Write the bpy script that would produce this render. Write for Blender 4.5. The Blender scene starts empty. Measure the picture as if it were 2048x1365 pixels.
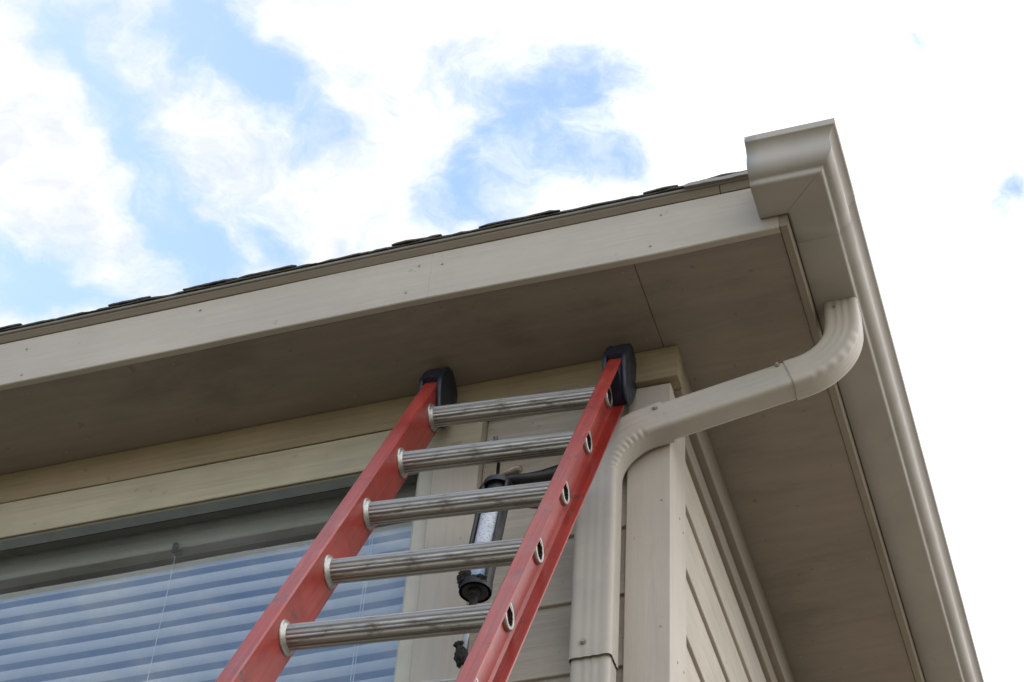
import bpy, bmesh, math, random
from mathutils import Vector, Matrix, noise as mnoise
random.seed(7)
SC = bpy.context.scene
COL = SC.collection
R = math.radians

# ------------------------------------------------------------------ camera
CAM_POS = Vector((.923, -3.5, 1.55))
CR = Vector((0.95227557, 0.30045518, 0.05383236))      # right
CD = Vector((-0.18762273, 0.71527405, -0.67318701))    # down
CF = Vector((-0.24076742, 0.63095937, 0.73751022))     # forward
cam_data = bpy.data.cameras.new('camera')
cam_data.sensor_fit = 'HORIZONTAL'
cam_data.sensor_width = 36.0
cam_data.lens = 4399.12 / 2048 * 36.0
cam_data.clip_end = 2000
cam_data.clip_start = .05
cam = bpy.data.objects.new('camera', cam_data)
m = Matrix((CR, -CD, -CF)).transposed().to_4x4()
m.translation = CAM_POS
cam.matrix_world = m
COL.objects.link(cam)
SC.camera = cam

# ------------------------------------------------------------------ light
SUN_EL, SUN_AZ = R(54), R(-57)          # azimuth measured from +y (behind the house) towards +x
EXPOSURE = 1.1
sun_dir = Vector((math.sin(SUN_AZ) * math.cos(SUN_EL), math.cos(SUN_AZ) * math.cos(SUN_EL), math.sin(SUN_EL)))
sd = bpy.data.lights.new('sun', 'SUN')
sd.energy = 2.0
sd.angle = R(0.53)
sd.color = (1.0, .95, .88)
so = bpy.data.objects.new('sun', sd)
so.rotation_euler = sun_dir.to_track_quat('Z', 'Y').to_euler()
so.location = (0, 0, 30)
COL.objects.link(so)

SC.view_settings.view_transform = 'Standard'
SC.view_settings.look = 'None'
SC.view_settings.gamma = 1
SC.view_settings.use_curve_mapping = False
SC.view_settings.exposure = EXPOSURE
SC.render.engine = 'CYCLES'
SC.cycles.max_bounces = 8
SC.cycles.diffuse_bounces = 4
SC.cycles.glossy_bounces = 4
SC.cycles.transparent_max_bounces = 12
SC.cycles.sample_clamp_indirect = 6


class NT:
    """small helper to write node trees"""
    def __init__(s, tree):
        s.t = tree
        s.n = tree.nodes
        s.l = tree.links

    def node(s, typ, **kw):
        n = s.n.new(typ)
        for k, v in kw.items():
            setattr(n, k, v)
        return n

    def put(s, sock, v):
        if hasattr(v, 'is_output'):
            s.l.new(v, sock)
        else:
            sock.default_value = v

    def math(s, op, a, b=0.0, c=None, clamp=False):
        n = s.node('ShaderNodeMath', operation=op, use_clamp=clamp)
        s.put(n.inputs[0], a)
        s.put(n.inputs[1], b)
        if c is not None:
            s.put(n.inputs[2], c)
        return n.outputs[0]

    def vmath(s, op, a, b=(0, 0, 0)):
        n = s.node('ShaderNodeVectorMath', operation=op)
        s.put(n.inputs[0], a)
        s.put(n.inputs[1], b)
        return n.outputs['Value'] if op in ('DOT_PRODUCT', 'LENGTH') else n.outputs[0]

    def noise(s, vec, scale, detail=4.0, rough=.5, dist=0.0, col=False):
        n = s.node('ShaderNodeTexNoise')
        s.put(n.inputs['Vector'], vec)
        n.inputs['Scale'].default_value = scale
        n.inputs['Detail'].default_value = detail
        n.inputs['Roughness'].default_value = rough
        n.inputs['Distortion'].default_value = dist
        return n.outputs['Color'] if col else n.outputs[0]

    def ramp(s, fac, lo, hi, a=0.0, b=1.0, smooth=True):
        n = s.node('ShaderNodeMapRange')
        n.interpolation_type = 'SMOOTHSTEP' if smooth else 'LINEAR'
        s.put(n.inputs['Value'], fac)
        n.inputs['From Min'].default_value = lo
        n.inputs['From Max'].default_value = hi
        n.inputs['To Min'].default_value = a
        n.inputs['To Max'].default_value = b
        return n.outputs[0]

    def mix(s, fac, a, b, blend='MIX'):
        n = s.node('ShaderNodeMix', data_type='RGBA', blend_type=blend)
        s.put(n.inputs[0], fac)
        s.put(n.inputs[6], (*a, 1) if isinstance(a, tuple) and len(a) == 3 else a)
        s.put(n.inputs[7], (*b, 1) if isinstance(b, tuple) and len(b) == 3 else b)
        return n.outputs[2]

    def mapping(s, vec, scale=(1, 1, 1), loc=(0, 0, 0)):
        n = s.node('ShaderNodeMapping')
        s.put(n.inputs['Vector'], vec)
        n.inputs['Scale'].default_value = scale
        n.inputs['Location'].default_value = loc
        return n.outputs[0]

    def bump(s, h, strength, dist=.01, normal=None):
        n = s.node('ShaderNodeBump')
        s.put(n.inputs['Height'], h)
        n.inputs['Strength'].default_value = strength
        n.inputs['Distance'].default_value = dist
        if normal is not None:
            s.l.new(normal, n.inputs['Normal'])
        return n.outputs[0]


# ------------------------------------------------------------------ sky with broken cloud
world = bpy.data.worlds.new('World')
SC.world = world
world.use_nodes = True
W = NT(world.node_tree)
W.n.clear()
out = W.node('ShaderNodeOutputWorld')
bg = W.node('ShaderNodeBackground')
sky = W.node('ShaderNodeTexSky')
sky.sky_type = 'NISHITA'
sky.sun_disc = False
sky.sun_elevation = SUN_EL
sky.sun_rotation = SUN_AZ
sky.air_density = 1.0
sky.dust_density = .1
sky.ozone_density = .7
SKY_K = .125
world.cycles.sampling_method = 'MANUAL'
world.cycles.sample_map_resolution = 512
tc = W.node('ShaderNodeTexCoord')
d = W.vmath('NORMALIZE', tc.outputs['Generated'])
sep = W.node('ShaderNodeSeparateXYZ')
W.l.new(d, sep.inputs[0])
zc = W.math('MAXIMUM', sep.outputs[2], .06)
cmb = W.node('ShaderNodeCombineXYZ')
W.l.new(W.math('DIVIDE', sep.outputs[0], zc), cmb.inputs[0])
W.l.new(W.math('DIVIDE', sep.outputs[1], zc), cmb.inputs[1])
p = cmb.outputs[0]                                     # point on the flat cloud layer
warp = W.vmath('SUBTRACT', W.noise(p, 11.0, 2, .55, col=True), (.5, .5, .5))
warp2 = W.vmath('SUBTRACT', W.noise(p, 34.0, 3, .6, col=True), (.5, .5, .5))
wsc = W.node('ShaderNodeVectorMath', operation='SCALE')
W.l.new(warp, wsc.inputs[0]); wsc.inputs[3].default_value = .075
wsc2 = W.node('ShaderNodeVectorMath', operation='SCALE')
W.l.new(warp2, wsc2.inputs[0]); wsc2.inputs[3].default_value = .03
pw = W.vmath('ADD', W.vmath('ADD', p, wsc.outputs[0]), wsc2.outputs[0])
stretch = W.mapping(pw, scale=(1.15, .7, 1))
base = W.noise(stretch, 7.0, 3, .55)
fine = W.noise(pw, 24.0, 6, .66)
# openings in the cloud layer, at their places on the layer: (x, y, radius x, radius y, depth)
GAPS = [(-.489, .562, .016, .022, .55), (-.487, .590, .016, .022, .5), (-.491, .628, .017, .026, .5),
        (-.496, .676, .018, .030, .75), (-.501, .717, .020, .030, .85), (-.497, .752, .026, .026, .8),
        (-.421, .577, .024, .020, .6), (-.416, .606, .022, .022, .75), (-.409, .630, .022, .020, .6),
        (-.399, .657, .018, .020, .45), (-.386, .686, .020, .016, .45),
        (-.606, .716, .020, .026, .7), (-.588, .738, .026, .022, .85), (-.566, .760, .020, .016, .6),
        (-.214, .664, .026, .028, .62), (-.262, .676, .036, .026, .48), (-.254, .710, .036, .034, .66),
        (-.230, .738, .028, .024, .52), (-.298, .728, .030, .028, .48), (-.326, .757, .020, .026, .62), (-.36, .64, .03, .02, .25),
        (-.437, .738, .016, .030, .6), (-.024, .825, .018, .018, .95), (-.058, .703, .018, .012, .85)]
gap = None
for (gx, gy, rx, ry, dep) in GAPS:
    v = W.vmath('MULTIPLY', W.vmath('SUBTRACT', pw, (gx, gy, 0)), (1 / rx, 1 / ry, 0))
    g = W.math('MULTIPLY', W.math('POWER', 2.718, W.math('MULTIPLY', W.vmath('DOT_PRODUCT', v, v), -.6)), dep)
    gap = g if gap is None else W.math('ADD', gap, g)
gap = W.math('MINIMUM', gap, 1.0)
# the layer thins out away from the bank of cloud in front of the camera
bank = W.math('ADD', W.ramp(sep.outputs[1], -.35, .35, -.08, .19), W.ramp(sep.outputs[0], -.42, .02, -.01, .24))
dens = W.math('ADD', W.math('ADD', W.math('MULTIPLY', base, .45), W.math('MULTIPLY', fine, .62)), bank)
dens = W.math('SUBTRACT', dens, W.math('MULTIPLY', gap, .38))
cover = W.ramp(dens, .34, .86)
skyc = W.node('ShaderNodeVectorMath', operation='SCALE')
W.l.new(sky.outputs[0], skyc.inputs[0]); skyc.inputs[3].default_value = SKY_K
shade = W.math('MULTIPLY', W.ramp(fine, .3, .7, .92, 1.08), W.ramp(sep.outputs[0], -.45, .60, .48, 1.15))
cl = W.node('ShaderNodeVectorMath', operation='SCALE')
cl.inputs[0].default_value = (1.0, 1.0, 1.01)
W.l.new(shade, cl.inputs[3])
fin = W.mix(cover, skyc.outputs[0], cl.outputs[0])
W.l.new(fin, bg.inputs['Color'])
bg.inputs['Strength'].default_value = 1.0
W.l.new(bg.outputs[0], out.inputs[0])


# ------------------------------------------------------------------ materials
def new_mat(name):
    mt = bpy.data.materials.new(name)
    mt.use_nodes = True
    n = NT(mt.node_tree)
    bs = mt.node_tree.nodes['Principled BSDF']
    return mt, n, bs


def coords(n, kind='Object'):
    return n.node('ShaderNodeTexCoord').outputs[kind]


def paint(name, col, grain=(2, 60, 60), rough=.6, grain_str=.25, var=.07, specks=.5, spec=.3, stain=None):
    mt, n, bs = new_mat(name)
    c = coords(n)
    g = n.noise(n.mapping(c, grain), 1.0, 6, .65, .6)
    broad = n.noise(c, 2.3, 5, .6)
    fine = n.noise(c, 60, 3, .6)
    f = n.math('ADD', n.math('MULTIPLY', broad, .6), n.math('MULTIPLY', g, .4))
    dark = tuple(v * (1 - var * 2.2) for v in col)
    lite = tuple(min(1, v * (1 + var)) for v in col)
    cc = n.mix(n.ramp(f, .3, .7), dark, lite)
    sp = n.ramp(n.noise(c, 34, 2, .5), .70, .76, 0, specks)
    cc = n.mix(sp, cc, tuple(v * .55 for v in col))
    if stain:
        st = n.ramp(n.noise(n.mapping(c, stain[1]), 1.0, 6, .65), .5, .72, 0, stain[2])
        cc = n.mix(st, cc, stain[0])
    n.l.new(cc, bs.inputs['Base Color'])
    bs.inputs['Roughness'].default_value = rough
    bs.inputs['Specular IOR Level'].default_value = spec
    b1 = n.bump(g, grain_str, .004)
    b2 = n.bump(fine, .12, .002, b1)
    n.l.new(b2, bs.inputs['Normal'])
    return mt


GREIGE = (.455, .408, .348)
M = {}
M['fascia'] = paint('painted_fascia', (.45, .40, .338), (3, 50, 70), .55, .28, .055, .4,
                    stain=((.32, .275, .215), (5, 9, 9), .22))
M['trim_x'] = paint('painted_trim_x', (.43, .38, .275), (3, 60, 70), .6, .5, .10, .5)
M['trim_z'] = paint('painted_trim_z', GREIGE, (60, 60, 3), .55, .25, .06, .4)
M['trim_y'] = paint('painted_trim_y', (.43, .385, .30), (60, 3, 70), .6, .25, .06, .4)
M['siding_x'] = paint('painted_siding_x', (.435, .388, .322), (4, 40, 60), .65, .8, .10, .4)
M['siding_y'] = paint('painted_siding_y', (.46, .412, .342), (40, 4, 60), .65, .8, .10, .4)
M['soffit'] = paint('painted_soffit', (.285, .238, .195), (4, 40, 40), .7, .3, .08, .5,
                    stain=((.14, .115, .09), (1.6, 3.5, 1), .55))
M['drip'] = paint('tan_drip_board', (.195, .155, .11), (3, 60, 60), .65, .25, .08, .4)
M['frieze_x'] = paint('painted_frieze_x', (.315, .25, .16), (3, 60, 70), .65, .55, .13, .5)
M['shade_y'] = paint('shaded_eave_trim_y', (.275, .232, .185), (60, 3, 70), .65, .25, .08, .4)  # darker copy of the trim paint, shade under the eave put into it
M['sheath'] = paint('wall_sheathing', (.3, .27, .22), (3, 3, 3), .8, .1, .05, 0)
M['inside'] = paint('interior_plaster', (.6, .57, .53), (3, 3, 3), .85, .1, .05, 0)


def metal_paint(name, col, rough=.33):
    mt, n, bs = new_mat(name)
    c = coords(n)
    broad = n.noise(c, 5, 6, .6)
    dirt = n.ramp(n.noise(c, 17, 6, .7), .55, .75, 0, .35)
    cc = n.mix(n.ramp(broad, .3, .7), tuple(v * .92 for v in col), tuple(v * 1.05 for v in col))
    cc = n.mix(dirt, cc, tuple(v * .72 for v in col))
    n.l.new(cc, bs.inputs['Base Color'])
    n.l.new(n.ramp(n.noise(c, 9, 5, .6), .3, .7, rough - .05, rough + .14), bs.inputs['Roughness'])
    bs.inputs['Specular IOR Level'].default_value = .32
    n.l.new(n.bump(n.noise(c, 6, 3, .5), .22, .01, n.bump(n.noise(c, 140, 2, .5), .05, .001)), bs.inputs['Normal'])
    return mt


M['gutter'] = metal_paint('painted_aluminium_gutter', (.39, .358, .318), .6)
M['spout'] = metal_paint('painted_aluminium_downspout', (.43, .392, .338), .45)
M['dripmetal'] = metal_paint('grey_drip_edge_metal', (.26, .245, .22), .45)


def shingle_mat():
    mt, n, bs = new_mat('asphalt_shingle')
    c = coords(n)
    gr = n.noise(c, 260, 2, .6)
    br = n.noise(c, 7, 5, .6)
    cc = n.mix(n.ramp(gr, .3, .7), (.032, .028, .021), (.115, .098, .072))
    cc = n.mix(n.ramp(br, .35, .65, 0, .6), cc, (.055, .048, .036))
    n.l.new(cc, bs.inputs['Base Color'])
    bs.inputs['Roughness'].default_value = .9
    n.l.new(n.bump(gr, .7, .003), bs.inputs['Normal'])
    return mt


M['shingle'] = shingle_mat()


def simple(name, col, rough=.5, metallic=0.0, spec=.5, var=.08, nsc=20, bump=.1):
    mt, n, bs = new_mat(name)
    c = coords(n)
    f = n.ramp(n.noise(c, nsc, 5, .6), .3, .7)
    n.l.new(n.mix(f, tuple(v * (1 - var) for v in col), tuple(min(1, v * (1 + var)) for v in col)), bs.inputs['Base Color'])
    n.l.new(n.ramp(n.noise(c, nsc * .7, 4, .6), .3, .7, rough * .85, min(1, rough * 1.2)), bs.inputs['Roughness'])
    bs.inputs['Metallic'].default_value = metallic
    bs.inputs['Specular IOR Level'].default_value = spec
    if bump:
        n.l.new(n.bump(n.noise(c, nsc * 6, 3, .6), bump, .002), bs.inputs['Normal'])
    return mt


M['vinyl'] = simple('window_vinyl', (.50, .47, .39), .45, var=.05)
M['head'] = simple('shaded_window_head', (.30, .33, .33), .5)  # deep shade on the frame's underside, put into its colour
M['darkseal'] = simple('dark_window_seal', (.10, .105, .10), .6)
M['blind'] = simple('white_blind_vinyl', (.88, .88, .87), .5, var=.03, nsc=8, bump=.03)
M['cord'] = simple('white_cord', (.8, .8, .78), .7)
M['clip'] = simple('dark_plastic_clip', (.03, .03, .03), .5)
M['rubber'] = simple('black_rubber', (.008, .013, .026), .42, spec=.5, var=.3, nsc=40, bump=.2)
M['screw'] = simple('screw_metal', (.36, .34, .29), .4, .4)
M['gun'] = simple('grimy_black_steel', (.008, .008, .009), .45, .0, .55, .5, 60, .4)
M['gunk'] = simple('dried_sealant', (.020, .018, .017), .75, 0, .3, .5, 90, .8)
M['rod'] = simple('dark_steel_rod', (.06, .055, .05), .4, .6)
M['tip'] = simple('grey_plastic_nozzle', (.38, .42, .48), .35)
M['tan'] = simple('worn_tan_plate', (.24, .20, .15), .5, .2, var=.4, nsc=60)
M['chrome'] = simple('aluminium_collar', (.40, .39, .36), .42, .85, var=.25, nsc=50)
M['nail'] = simple('painted_nail_head', (.30, .265, .215), .7)
M['hole_shade'] = simple('tube_inside_shade', (.02, .019, .018), .7)  # darkness of the hollow rung end, painted on its bright metal inside


def glass_mat():
    mt, n, bs = new_mat('window_glass')
    n.n.remove(bs)
    o = n.n['Material Output']
    geo = n.node('ShaderNodeNewGeometry')
    cs = n.math('ABSOLUTE', n.vmath('DOT_PRODUCT', geo.outputs['Normal'], geo.outputs['Incoming']))
    f0 = .15                                # each face of a coated pane, Schlick's approximation
    fr = n.math('ADD', n.math('MULTIPLY', n.math('POWER', n.math('SUBTRACT', 1.0, cs), 5.0), 1 - f0), f0)
    tr = n.node('ShaderNodeBsdfTransparent')
    tr.inputs[0].default_value = (.96, .975, .98, 1)
    gl = n.node('ShaderNodeBsdfGlossy')
    gl.inputs['Roughness'].default_value = 0.015
    gl.inputs['Color'].default_value = (.86, .94, 1.0, 1)
    c = coords(n)
    n.l.new(n.bump(n.noise(c, 1.6, 2, .5), .06, .01), gl.inputs['Normal'])
    mx = n.node('ShaderNodeMixShader')
    n.l.new(fr, mx.inputs[0])
    n.l.new(tr.outputs[0], mx.inputs[1])
    n.l.new(gl.outputs[0], mx.inputs[2])
    df = n.node('ShaderNodeBsdfDiffuse')
    df.inputs[0].default_value = (.62, .62, .60, 1)
    m2 = n.node('ShaderNodeMixShader')
    n.l.new(n.ramp(n.noise(c, 5, 7, .7), .3, .75, .015, .075), m2.inputs[0])
    n.l.new(mx.outputs[0], m2.inputs[1])
    n.l.new(df.outputs[0], m2.inputs[2])
    n.l.new(m2.outputs[0], o.inputs[0])
    return mt


M['glass'] = glass_mat()


def fibreglass():
    mt, n, bs = new_mat('red_fibreglass')
    c = coords(n)
    streak = n.noise(n.mapping(c, (260, 2.2, 260)), 1.0, 3, .6)
    broad = n.noise(c, 7, 6, .65)
    cc = n.mix(n.ramp(n.math('ADD', n.math('MULTIPLY', streak, .55), n.math('MULTIPLY', broad, .45)), .36, .64),
               (.20, .0105, .0070), (.325, .027, .0150))
    chalk = n.ramp(n.noise(n.mapping(c, (30, 7, 30)), 1.0, 6, .7), .54, .74, 0, .32)
    cc = n.mix(chalk, cc, (.40, .14, .12))
    # rub marks left at each rung spacing where another ladder section has slid over the rails
    sep = n.node('ShaderNodeSeparateXYZ')
    n.l.new(c, sep.inputs[0])
    fr = n.math('FRACT', n.math('DIVIDE', n.math('ADD', sep.outputs[1], .075), .3048))
    band = n.ramp(n.math('ABSOLUTE', n.math('SUBTRACT', fr, .5)), .02, .07, 1, 0)
    rub = n.ramp(n.noise(n.mapping(c, (60, 45, 60)), 1.0, 6, .75, .6), .50, .60, 0, 1)
    scuff = n.ramp(n.noise(n.mapping(c, (34, 10, 34)), 1.0, 7, .78, .8), .66, .71, 0, .7)
    mark = n.math('MAXIMUM', scuff, n.math('MULTIPLY', n.math('MULTIPLY', band, rub), .8))
    cc = n.mix(mark, cc, (.05, .022, .026))
    n.l.new(cc, bs.inputs['Base Color'])
    n.l.new(n.ramp(broad, .3, .7, .32, .55), bs.inputs['Roughness'])
    bs.inputs['Specular IOR Level'].default_value = .55
    bs.inputs['Coat Weight'].default_value = .25
    bs.inputs['Coat Roughness'].default_value = .25
    n.l.new(n.bump(streak, .22, .002, n.bump(n.noise(c, 220, 2, .5), .12, .001)), bs.inputs['Normal'])
    return mt


M['red'] = fibreglass()


def rung_metal():
    mt, n, bs = new_mat('worn_aluminium_rung')
    c = coords(n)
    streak = n.noise(n.mapping(c, (1.0, 170, 170)), 1.0, 1.5, .5)
    blot = n.noise(n.mapping(c, (9, 30, 30)), 1.0, 7, .7, .5)
    cc = n.mix(n.ramp(streak, .35, .65), (.20, .185, .165), (.52, .51, .49))
    cc = n.mix(n.ramp(blot, .52, .70, 0, .8), cc, (.13, .10, .08))
    n.l.new(cc, bs.inputs['Base Color'])
    bs.inputs['Metallic'].default_value = .75
    n.l.new(n.ramp(blot, .42, .7, .30, .62), bs.inputs['Roughness'])
    n.l.new(n.bump(streak, .12, .001), bs.inputs['Normal'])
    return mt


M['rung'] = rung_metal()


def label_mat():
    mt, n, bs = new_mat('printed_cartridge_label')
    c = coords(n, 'Generated')
    lines = n.noise(n.mapping(c, (14, 14, 70)), 1.0, 2, .5)
    blk = n.noise(n.mapping(c, (5, 5, 3.5)), 1.0, 2, .5)
    sep = n.node('ShaderNodeSeparateXYZ')
    n.l.new(c, sep.inputs[0])
    cc = n.mix(n.ramp(sep.outputs[2], .30, .45), (.25, .38, .66), (.62, .64, .70))
    cc = n.mix(n.ramp(blk, .50, .56, 0, .55), cc, (.50, .58, .62))
    cc = n.mix(n.math('MULTIPLY', n.ramp(lines, .52, .64), .5), cc, (.10, .15, .19))
    n.l.new(cc, bs.inputs['Base Color'])
    bs.inputs['Roughness'].default_value = .3
    return mt


M['label'] = label_mat()


def ground_mat():
    mt, n, bs = new_mat('dry_lawn')
    c = coords(n)
    f = n.ramp(n.noise(c, .5, 8, .65), .35, .65)
    g = n.noise(c, 30, 5, .7)
    cc = n.mix(f, (.075, .070, .038), (.13, .115, .075))
    cc = n.mix(n.ramp(g, .35, .7, 0, .6), cc, (.055, .052, .028))
    n.l.new(cc, bs.inputs['Base Color'])
    bs.inputs['Roughness'].default_value = .95
    n.l.new(n.bump(g, .6, .03), bs.inputs['Normal'])
    return mt


M['ground'] = ground_mat()
M['bounce_concrete'] = simple('bounce_concrete', (.20, .188, .165), .9, spec=.2, var=.12, nsc=3, bump=.3)  # for the added bounce slab only


# ------------------------------------------------------------------ mesh helpers
def link(o, parent=None):
    COL.objects.link(o)
    if parent:
        o.parent = parent
    return o


def finish(name, bm, mat, parent=None, smooth=False, loc=None):
    me = bpy.data.meshes.new(name)
    bmesh.ops.recalc_face_normals(bm, faces=bm.faces)
    bm.to_mesh(me)
    bm.free()
    if smooth:
        for pl in me.polygons:
            pl.use_smooth = True
    me.materials.append(mat)
    o = bpy.data.objects.new(name, me)
    if loc:
        o.location = loc
    return link(o, parent)


def thing(name, label, cat, matrix=None, group=None):
    o = bpy.data.objects.new(name, None)
    o.empty_display_size = .1
    COL.objects.link(o)
    if matrix is not None:
        o.matrix_world = matrix
    o['label'] = label
    o['category'] = cat
    if group:
        o['group'] = group
    return o


def add_box(bm, x0, x1, y0, y1, z0, z1, bev=0.0, segs=1):
    b = bmesh.new()
    v = [b.verts.new(q) for q in ((x0, y0, z0), (x1, y0, z0), (x1, y1, z0), (x0, y1, z0),
                                  (x0, y0, z1), (x1, y0, z1), (x1, y1, z1), (x0, y1, z1))]
    for f in ((3, 2, 1, 0), (4, 5, 6, 7), (0, 1, 5, 4), (1, 2, 6, 5), (2, 3, 7, 6), (3, 0, 4, 7)):
        b.faces.new([v[i] for i in f])
    if bev:
        bmesh.ops.bevel(b, geom=list(b.edges), offset=bev, segments=segs, affect='EDGES', profile=.5)
    me = bpy.data.meshes.new('tmp')
    b.to_mesh(me)
    b.free()
    bm.from_mesh(me)
    bpy.data.meshes.remove(me)


def boxo(name, x0, x1, y0, y1, z0, z1, mat, parent, bev=.0015, segs=1):
    bm = bmesh.new()
    add_box(bm, x0, x1, y0, y1, z0, z1, bev, segs)
    return finish(name, bm, mat, parent)


def prism(bm, prof, a, b, axis='x', wob=None, n=1):
    """sweep a closed 2-D profile (list of (p, q)) along an axis from a to b.
    axis x: profile is (y, z); axis y: profile is (x, z); axis z: profile is (x, y)"""
    rings = []
    for i in range(n + 1):
        t = a + (b - a) * i / n
        ring = []
        for (pp, q) in prof:
            w = wob(t, pp, q) if wob else (0, 0)
            pp2, q2 = pp + w[0], q + w[1]
            co = {'x': (t, pp2, q2), 'y': (pp2, t, q2), 'z': (pp2, q2, t)}[axis]
            ring.append(bm.verts.new(co))
        rings.append(ring)
    k = len(prof)
    for i in range(n):
        for j in range(k):
            bm.faces.new((rings[i][j], rings[i][(j + 1) % k], rings[i + 1][(j + 1) % k], rings[i + 1][j]))
    bm.faces.new(rings[0])
    bm.faces.new(rings[-1])


def tube(bm, path, rad, seg=12, cap=True):
    """round tube along a list of points; rad a number or list"""
    pts = [Vector(q) for q in path]
    rings = []
    up = None
    for i, q in enumerate(pts):
        t = (pts[min(i + 1, len(pts) - 1)] - pts[max(i - 1, 0)]).normalized()
        if up is None:
            up = t.orthogonal().normalized()
        up = (up - t * up.dot(t)).normalized()
        sd_ = t.cross(up)
        r = rad[i] if isinstance(rad, (list, tuple)) else rad
        rings.append([bm.verts.new(q + (up * math.cos(2 * math.pi * k / seg) + sd_ * math.sin(2 * math.pi * k / seg)) * r) for k in range(seg)])
    for i in range(len(rings) - 1):
        for k in range(seg):
            bm.faces.new((rings[i][k], rings[i][(k + 1) % seg], rings[i + 1][(k + 1) % seg], rings[i + 1][k]))
    if cap:
        bm.faces.new(rings[0])
        bm.faces.new(rings[-1])


def rbox_prof(x0, x1, y0, y1, r=.0018):
    """chamfered rectangle"""
    return [(x0 + r, y0), (x1 - r, y0), (x1, y0 + r), (x1, y1 - r), (x1 - r, y1), (x0 + r, y1), (x0, y1 - r), (x0, y0 + r)]


# ------------------------------------------------------------------ ground
bm = bmesh.new()
S = 500
vs = [bm.verts.new(q) for q in ((-S, -S, 0), (S, -S, 0), (S, S, 0), (-S, S, 0))]
bm.faces.new(vs)
g = finish('ground', bm, M['ground'])
g['kind'] = 'structure'

bm = bmesh.new()
prism(bm, [(1.5, -.05), (1.5, .012), (1.515, .020), (7.2, .020), (7.215, .012), (7.215, -.05)], -26, 8.5, 'y')
g = finish('bounce_slab', bm, M['bounce_concrete'])  # unseen slab, added to bounce light up to the right soffit and wall
g['kind'] = 'structure'

# ------------------------------------------------------------------ house
HX, HY = -9.0, 9.0                       # far ends of the plan; the corner in view is at x = 0, y = 0
SOF = 5.49
YF, XF = -.317, .361                     # outer faces of the two fascias
house = thing('house', 'beige lap sided house corner with boxed eaves and a window under the soffit', 'house')

WX0, WX1, WZ0, WZ1 = -2.30, -.583, 3.95, 5.30   # window opening
bm = bmesh.new()
add_box(bm, HX, WX0, .032, .13, .0, 5.485)
add_box(bm, WX1, -.036, .032, .13, .0, 5.485)
add_box(bm, WX0, WX1, .032, .13, WZ1, 5.485)
add_box(bm, WX0, WX1, .032, .13, .0, WZ0)
front_wall = finish('front_wall', bm, M['sheath'], house)
side_wall = boxo('side_wall', -.13, -.034, .133, HY, 0, 5.485, M['sheath'], house, 0)
boxo('back_wall', HX + .1, -.14, HY - .1, HY, 0, 5.485, M['siding_x'], house, 0)
boxo('left_wall', HX, HX + .098, .133, HY - .002, 0, 5.485, M['siding_y'], house, 0)
boxo('ceiling', HX + .1, -.132, .133, HY - .102, 5.40, 5.45, M['inside'], house, 0)
boxo('room_partition', HX + .1, -.132, 4.0, 4.1, 0.02, 5.398, M['inside'], house, 0)
boxo('upper_floor', HX + .1, -.132, .133, 3.998, 2.75, 2.95, M['inside'], house, 0)

# lap siding, one object for each board
PITCH = .2015
Z0 = 4.947
KS = range(-23, 2)


def lap_mesh(name, a, b, axis, mat, top=False):
    bm = bmesh.new()
    h = .2245 if not top else .238
    sl = .009 / PITCH
    s0, t0 = (.008, .012)
    if axis == 'x':
        prof = [(s0 + .0015, 0), (s0 + t0, 0), (s0 + t0 + sl * h * .6, h), (s0 + sl * h, h), (s0, .0015)]
        wob = lambda t, y, z: (.0012 * math.sin(t * 3.1 + 1.0), .0014 * mnoise.noise(Vector((t * 2.2, 0, 3))))
    else:
        prof = [(-s0 - .0035, 0), (-s0 - t0, 0), (-s0 - t0 - sl * h * .6, h), (-s0 - sl * h - .002, h), (-s0 - .002, .0015)]
        wob = lambda t, x, z: (.0, .0016 * mnoise.noise(Vector((0, t * 1.7, 5))))
    prism(bm, prof, a, b, axis, wob, max(2, int(abs(b - a) / .15)))
    me = bpy.data.meshes.new(name)
    bmesh.ops.recalc_face_normals(bm, faces=bm.faces)
    bm.to_mesh(me)
    bm.free()
    me.materials.append(mat)
    return me


me_full = lap_mesh('siding_board', HX, -.106, 'x', M['siding_x'])
me_right = lap_mesh('siding_board', -.463, -.106, 'x', M['siding_x'])
me_right_t = lap_mesh('siding_board', -.463, -.106, 'x', M['siding_x'], True)
me_left = lap_mesh('siding_board', HX, WX0 - .14, 'x', M['siding_x'])
me_side = lap_mesh('siding_board', .1475, HY, 'y', M['siding_y'])
for k in KS:
    z = Z0 + k * PITCH
    jobs = [me_side]
    if z + PITCH < 3.86:
        jobs.append(me_full)
    else:
        jobs += [me_right_t if k == 1 else me_right, me_left]
    for me in jobs:
        o = bpy.data.objects.new('siding_board', me)
        o.location = (0, 0, z)
        link(o, side_wall if me is me_side else front_wall)

# corner boards, frieze, casing
boxo('corner_board', -.104, 0, .0, .031, .25, 5.3795, M['trim_z'], house, .0025, 2)
boxo('corner_board', -.033, -.0015, .0315, .146, .25, 5.3795, M['trim_z'], house, .002, 1)


def rough_end(name, a, b, prof, axis, mat, amp=.0012, step=.05, seed=0, parent=house):
    bm = bmesh.new()
    wob = lambda t, p_, q_: (amp * mnoise.noise(Vector((t * 4, p_ * 30 + seed, q_ * 30))), amp * mnoise.noise(Vector((t * 5, q_ * 30, seed + 9 + p_ * 30))))
    prism(bm, prof, a, b, axis, wob, max(2, int(abs(b - a) / step)))
    return finish(name, bm, mat, parent)


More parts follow.
